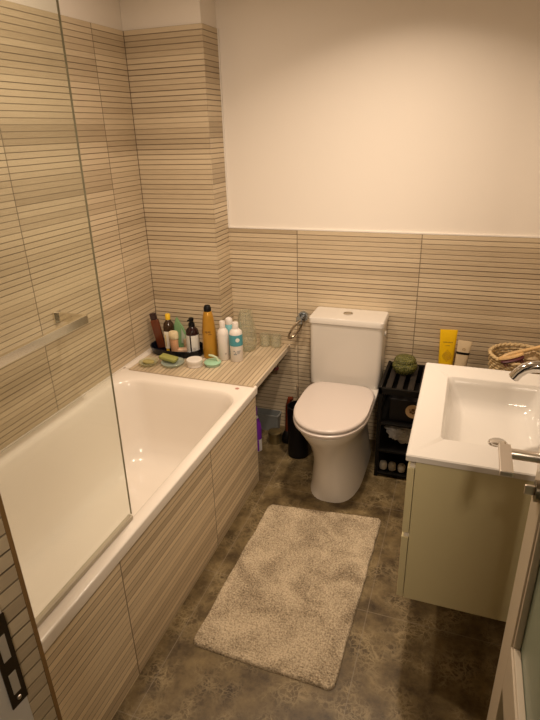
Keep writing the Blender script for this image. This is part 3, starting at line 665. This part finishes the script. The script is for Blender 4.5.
# oval black tray
t = thing('oval_tray', 'oval black tray holding bottles in the shelf corner', 'tray', (0.179, -0.268, Z))
b = loft([ell(0, 0, 0.138, 0.070, 0, 44, 2.5), ell(0, 0, 0.143, 0.077, 0.004, 44, 2.5), ell(0, 0, 0.150, 0.090, 0.040, 44, 2.5), ell(0, 0, 0.148, 0.088, 0.042, 44, 2.5), ell(0, 0, 0.143, 0.083, 0.039, 44, 2.5), ell(0, 0, 0.137, 0.071, 0.006, 44, 2.5)])
obj('dish', b, mat('tray_black', (0.005, 0.006, 0.012), 0.2, spec=0.35), t, smooth=True)
TZ = Z + 0.0064
def put(loc, label, cat, name, rot=(0, 0, 0), group=None): return thing(name, label, cat, loc, rot, group)
GB = 'bottles and tubes on the tiled shelf'
# tall brown flask leaning in the corner
t = put((0.068, -0.243, TZ + 0.003), 'tall red-brown flask with a dark cap leaning in the wall corner', 'bottle', 'shampoo_flask', (0, -0.16, 0.3))
obj('body', loft([rrect(-0.020, 0.020, -0.011, 0.011, 0.006, 0.0), rrect(-0.022, 0.022, -0.012, 0.012, 0.006, 0.004), rrect(-0.022, 0.022, -0.012, 0.012, 0.006, 0.150), rrect(-0.018, 0.018, -0.010, 0.010, 0.006, 0.158)]), mat('red_brown', (0.13, 0.035, 0.014), 0.2), t, smooth=True)
obj('cap', box(-0.017, 0.017, -0.010, 0.010, 0.1585, 0.193, 0.004), mat('cap_dark', (0.03, 0.012, 0.012), 0.3), t)
# dark bottle with yellow cap
t = put((0.112, -0.226, TZ), 'round dark bottle with a bright yellow cap in the tray', 'bottle', 'lotion_bottle')
obj('body', lathe([(0.026, 0), (0.029, 0.004), (0.029, 0.115), (0.026, 0.135), (0.015, 0.150), (0.013, 0.158)], 28), mat('dark_amber', (0.05, 0.025, 0.012), 0.15), t, smooth=True)
obj('label', arcband(0.029, TOCAM - 75, TOCAM + 60, 0.015, 0.098), mat('label_mottled', (0.36, 0.30, 0.19), 0.6, var=0.5, vscale=220), t)
obj('cap', lathe([(0.0135, 0.1585), (0.0135, 0.185), (0.011, 0.188)], 20), mat('cap_yellow', (0.86, 0.56, 0.03), 0.4), t, smooth=True)
# slim white tube
t = put((0.128, -0.282, TZ), 'slim white tube with yellow edges in front of the yellow-capped bottle', 'tube', 'balm_tube')
obj('body', tube_bottle(0.028, 0.108, 0.016, 0.018, 0.9), mat('white_plastic', (0.80, 0.76, 0.66), 0.4), t, smooth=True)
obj('cap', lathe([(0.0085, 0), (0.0085, 0.0178)], 16), mat('cap_yellow', (0.86, 0.56, 0.03), 0.4), t)
b = bmesh.new(); merge(b, arcband(0.0125, TOCAM - 50, TOCAM - 30, 0.03, 0.095, sy=0.7))
obj('edge_print', b, mat('print_yellow', (0.72, 0.52, 0.10), 0.5), t)
# green triangular pack
t = put((0.163, -0.209, TZ), 'mint green triangular pack standing at the back of the tray', 'pack', 'wipes_pack')
b = bmesh.new()
pts = [(-0.034, 0), (0.040, 0), (0.044, 0.062), (0.026, 0.112), (-0.004, 0.168), (-0.012, 0.168), (-0.032, 0.10)]
loft([[(x, -0.014 * (1 - z / 0.19), z) for x, z in pts], [(x, 0.014 * (1 - z / 0.19), z) for x, z in pts]], bm=b)
bmesh.ops.bevel(b, geom=b.edges[:], offset=0.003, segments=2, affect='EDGES')
obj('pouch', b, mat('mint_green', (0.25, 0.46, 0.22), 0.45), t, smooth=True)
obj('pale_panel', loft([[(0.016, -0.0155, 0.03), (0.040, -0.0155, 0.03), (0.040, -0.0125, 0.075), (0.020, -0.010, 0.112)], [(0.016, -0.0160, 0.03), (0.040, -0.0160, 0.03), (0.040, -0.0130, 0.075), (0.020, -0.0105, 0.112)]]), mat('mint_pale', (0.50, 0.58, 0.46), 0.5), t)
# peach tube
t = put((0.172, -0.286, TZ), 'peach tube with a cream cap at the front of the tray', 'tube', 'hand_cream')
obj('body', lathe([(0.0195, 0), (0.021, 0.003), (0.023, 0.072), (0.0225, 0.077)], 24, sy=0.75), mat('peach', (0.78, 0.44, 0.24), 0.45), t, smooth=True)
obj('cap', lathe([(0.0240, 0.0775), (0.0265, 0.080), (0.0265, 0.108), (0.022, 0.116)], 24, sy=0.8), mat('cream_cap', (0.78, 0.66, 0.42), 0.45), t, smooth=True)
# peachy soaps
t = put((0.212, -0.268, TZ), 'pale pink soap bar lying in the tray beside the peach tube', 'soap', 'soap_bar', (0, 0, 0.4))
obj('bar', box(-0.030, 0.030, -0.018, 0.018, 0, 0.022, 0.008, 3), mat('soap_pink', (0.72, 0.50, 0.34), 0.5), t, smooth=True)
t = put((0.214, -0.223, TZ), 'small tan soap puck behind the pale pink soap bar', 'soap', 'soap_bar')
obj('puck', lathe([(0.019, 0), (0.021, 0.004), (0.021, 0.05), (0.018, 0.055)], 20), mat('soap_tan', (0.50, 0.36, 0.22), 0.5), t, smooth=True)
# dark pump bottle with white label
t = put((0.274, -0.270, TZ), 'dark round-shouldered pump bottle with a white label in the tray', 'bottle', 'pump_bottle')
obj('body', lathe([(0.031, 0), (0.034, 0.004), (0.034, 0.112), (0.030, 0.132), (0.017, 0.146), (0.014, 0.150)], 30), mat('dark_bottle', (0.022, 0.008, 0.008), 0.12), t, smooth=True)
obj('label', arcband(0.034, TOCAM - 88, TOCAM - 28, 0.006, 0.108), mat('label_white', (0.74, 0.74, 0.70), 0.5), t)
l2 = obj('label', arcband(0.034, TOCAM - 15, TOCAM + 66, 0.006, 0.108), mat('label_white', (0.74, 0.74, 0.70), 0.5), t)
b = bmesh.new()
for k in range(4): merge(b, arcband(0.0349, TOCAM - 2, TOCAM + 22 - 6 * (k % 2), 0.022 + k * 0.006, 0.0235 + k * 0.006, 6, th=0.0003))
obj('label_text', b, mat('ink_grey', (0.2, 0.2, 0.2), 0.6), l2)
obj('pump_collar', lathe([(0.0165, 0.1505), (0.0165, 0.165), (0.011, 0.168), (0.011, 0.182)], 20), M_black, t, smooth=True)
b = lathe([(0.013, 0.1825), (0.013, 0.193), (0.008, 0.196)], 18); tube([(0, 0, 0.189), (-0.006, -0.026, 0.186)], 0.0045, 10, bm=b)
obj('pump_head', b, M_black, t, smooth=True)
# amber bottle
t = put((0.372, -0.272, Z), 'tallest bottle, amber yellow with a black cap', 'bottle', 'shampoo_bottle')
obj('body', lathe([(0.033, 0), (0.037, 0.004), (0.0375, 0.06), (0.035, 0.14), (0.028, 0.21), (0.021, 0.243), (0.019, 0.246)], 32), mat('amber_gold', (0.50, 0.26, 0.03), 0.28, metal=0.25), t, smooth=True)
obj('cap', lathe([(0.0185, 0.2465), (0.019, 0.262), (0.015, 0.274), (0.011, 0.277)], 24), M_black, t, smooth=True)
b = bmesh.new()
for k in range(4): merge(b, arcband(0.0345, TOCAM - 38 + k * 13, TOCAM - 31 + k * 13, 0.142 - 0.003 * (k % 2), 0.150, 4))
merge(b, arcband(0.0350, TOCAM - 10, TOCAM + 18, 0.131, 0.134, 6))
obj('print', b, mat('ink_brown', (0.12, 0.05, 0.01), 0.5), t)
# white bottle with blank front
t = put((0.452, -0.280, Z), 'plain white bottle with narrow screw cap right of the amber bottle', 'bottle', 'lotion_bottle')
MWp = mat('white_bottle', (0.80, 0.75, 0.70), 0.35)
obj('body', lathe([(0.026, 0), (0.0285, 0.004), (0.0285, 0.135), (0.026, 0.152), (0.016, 0.166), (0.0125, 0.170)], 28), MWp, t, smooth=True)
obj('cap', lathe([(0.0145, 0.1705), (0.0145, 0.200), (0.013, 0.203)], 22), MWp, t, smooth=True)
b = bmesh.new(); merge(b, arcband(0.0286, TOCAM + 8, TOCAM + 26, 0.038, 0.041, 5)); merge(b, arcband(0.0286, TOCAM + 8, TOCAM + 20, 0.032, 0.0345, 5))
obj('print', b, mat('ink_grey2', (0.35, 0.32, 0.32), 0.5), t)
# blue bottle at the back
t = put((0.450, -0.196, Z), 'light blue bottle with a white domed cap behind the two white bottles', 'bottle', 'gel_bottle')
obj('body', lathe([(0.027, 0), (0.0295, 0.004), (0.0295, 0.125), (0.025, 0.150), (0.019, 0.160)], 28), mat('blue_bottle', (0.20, 0.50, 0.55), 0.35), t, smooth=True)
obj('cap', lathe([(0.0195, 0.1605), (0.020, 0.178), (0.016, 0.190), (0.008, 0.195)], 24), MWp, t, smooth=True)
# white bottle with teal band
t = put((0.521, -0.277, Z), 'white bottle with a teal band and white disc, rightmost of the bottles', 'bottle', 'lotion_bottle')
obj('body', lathe([(0.030, 0), (0.0325, 0.004), (0.0325, 0.145), (0.030, 0.157), (0.018, 0.168), (0.014, 0.171)], 30), MWp, t, smooth=True)
obj('cap', lathe([(0.0155, 0.1715), (0.0155, 0.199), (0.014, 0.202)], 22), MWp, t, smooth=True)
lb = obj('teal_band', arcband(0.0325, TOCAM - 95, TOCAM + 95, 0.085, 0.142, 24), mat('teal', (0.08, 0.33, 0.40), 0.45), t)
b = bmesh.new(); a = math.radians(TOCAM + 8); merge(b, lathe([(0.0105, 0), (0.0105, 0.002)], 20), Matrix.Translation((0.0315 * math.cos(a), 0.0315 * math.sin(a), 0.118)) @ Matrix.Rotation(a, 4, 'Z') @ Matrix.Rotation(PI / 2, 4, 'Y'))
obj('white_disc', b, mat('disc_white', (0.78, 0.80, 0.76), 0.5), lb)
b = bmesh.new()
for k in range(3): merge(b, arcband(0.0326, TOCAM - 32 + 12 * (k % 2), TOCAM - 18 + 8 * k, 0.058 - 0.009 * k, 0.062 - 0.009 * k, 5))
for k in range(3): merge(b, arcband(0.0326, TOCAM + 0, TOCAM + 34 - 7 * k, 0.058 - 0.006 * k, 0.060 - 0.006 * k, 6))
obj('print', b, mat('ink_blue', (0.18, 0.24, 0.28), 0.5), t)
# clear glass jar and tumblers
GJ = clear_mat('clear_glass', (0.93, 0.935, 0.89), 2.2, 0.13, (0.85, 0.83, 0.68))
t = put((0.516, -0.128, Z), 'tall clear glass vase in the corner behind the bottles', 'vase', 'glass_vase')
obj('vessel', lathe([(0.038, 0.0), (0.047, 0.005), (0.053, 0.035), (0.055, 0.075), (0.050, 0.115), (0.045, 0.135), (0.043, 0.15), (0.041, 0.175), (0.034, 0.198), (0.034, 0.214), (0.031, 0.214), (0.031, 0.198), (0.038, 0.174), (0.040, 0.15), (0.046, 0.114), (0.051, 0.075), (0.049, 0.035), (0.043, 0.009)], 32), GJ, t, smooth=True)
for z, r in ((0.035, 0.0535), (0.075, 0.0555), (0.115, 0.0505), (0.15, 0.0435), (0.206, 0.0345)): obj('ridge', tube([(r * math.cos(2 * PI * k / 32), r * math.sin(2 * PI * k / 32), z) for k in range(32)], 0.0018, 6, closed=True), GJ, t, smooth=True)
for k, (px, py, rz) in enumerate(((0.592, -0.052, 0.2), (0.653, -0.050, -0.15))):
    t = put((px, py, Z), ['left clear glass tumbler against the back wall, nearer the vase', 'right clear glass tumbler against the back wall, nearer the towel ring'][k], 'glass', 'glass_tumbler', (0, 0, rz), 'clear glass tumblers')
    obj('cup', lathe([(0.025, 0), (0.028, 0.003), (0.030, 0.066), (0.0285, 0.066), (0.026, 0.010)], 28), GJ, t, smooth=True)
    obj('cut_base', lathe([(0.0285, 0.0035), (0.030, 0.008), (0.0292, 0.014)], 14, False, False), GJ, t)
# white jar
t = put((0.345, -0.402, Z), 'round white cream jar at the front of the shelf', 'jar', 'cream_jar')
obj('pot', lathe([(0.036, 0), (0.038, 0.002), (0.038, 0.016)], 32), MWp, t, smooth=True)
obj('lid', lathe([(0.039, 0.0165), (0.040, 0.018), (0.040, 0.034), (0.038, 0.036)], 32), mat('jar_lid', (0.82, 0.78, 0.72), 0.35), t, smooth=True)
# green dish with brush
t = put((0.430, -0.372, Z), 'round mint green scrub brush with looped handle before the white bottles', 'brush', 'scrub_brush')
obj('disc', lathe([(0.034, 0.010), (0.041, 0.012), (0.043, 0.018), (0.038, 0.023), (0.020, 0.025)], 32), mat('mint_disc', (0.36, 0.62, 0.42), 0.4), t, smooth=True)
br = obj('bristles', lathe([(0.036, 0), (0.036, 0.0098)], 40), mat('pale_bristle', (0.45, 0.58, 0.45), 0.8), t); br['kind'] = 'stuff'
obj('handle', tube([(0.030, 0.005, 0.020), (0.020, 0.004, 0.042), (0.0, 0.002, 0.050), (-0.018, 0.0, 0.052)], [0.007, 0.006, 0.006, 0.005], 12), mat('mint_pale2', (0.52, 0.62, 0.42), 0.4), t, smooth=True)
# dish with soap, at the bath corner
t = put((0.112, -0.452, Z), 'round glass soap dish nearest the left wall, at the shelf front', 'dish', 'soap_dish')
GD = clear_mat('dish_glass', (0.92, 0.93, 0.84), 1.5, 0.35, (0.60, 0.58, 0.40))
obj('bowl', lathe([(0.028, 0), (0.040, 0.004), (0.049, 0.018), (0.047, 0.019), (0.037, 0.008), (0.026, 0.005)], 32), GD, t, smooth=True)
o = obj('soap_bar', lathe([(0.022, 0), (0.026, 0.003), (0.026, 0.009), (0.020, 0.012)], 24, sx=1.2, sy=0.8), mat('soap_olive', (0.42, 0.36, 0.14), 0.5), loc=(0.112, -0.452, Z + 0.0084), smooth=True); tag(o, 'olive soap sitting in the leftmost glass dish', 'soap')
t = put((0.232, -0.420, Z), 'pale blue-grey glass soap dish under the green soap bar', 'dish', 'soap_dish')
GD2 = clear_mat('dish_glass_blue', (0.88, 0.92, 0.88), 1.5, 0.4, (0.55, 0.62, 0.54))
obj('bowl', lathe([(0.035, 0), (0.050, 0.004), (0.059, 0.016), (0.057, 0.018), (0.046, 0.009), (0.030, 0.007)], 32), GD2, t, smooth=True)
o = obj('soap_bar', box(-0.046, 0.046, -0.022, 0.022, 0, 0.020, 0.006, 3), mat('soap_green', (0.34, 0.35, 0.10), 0.45), loc=(0.205, -0.412, Z + 0.0195), rot=(0.06, 0.12, -0.05), smooth=True); tag(o, 'olive green soap bar resting across the blue-grey dish', 'soap')
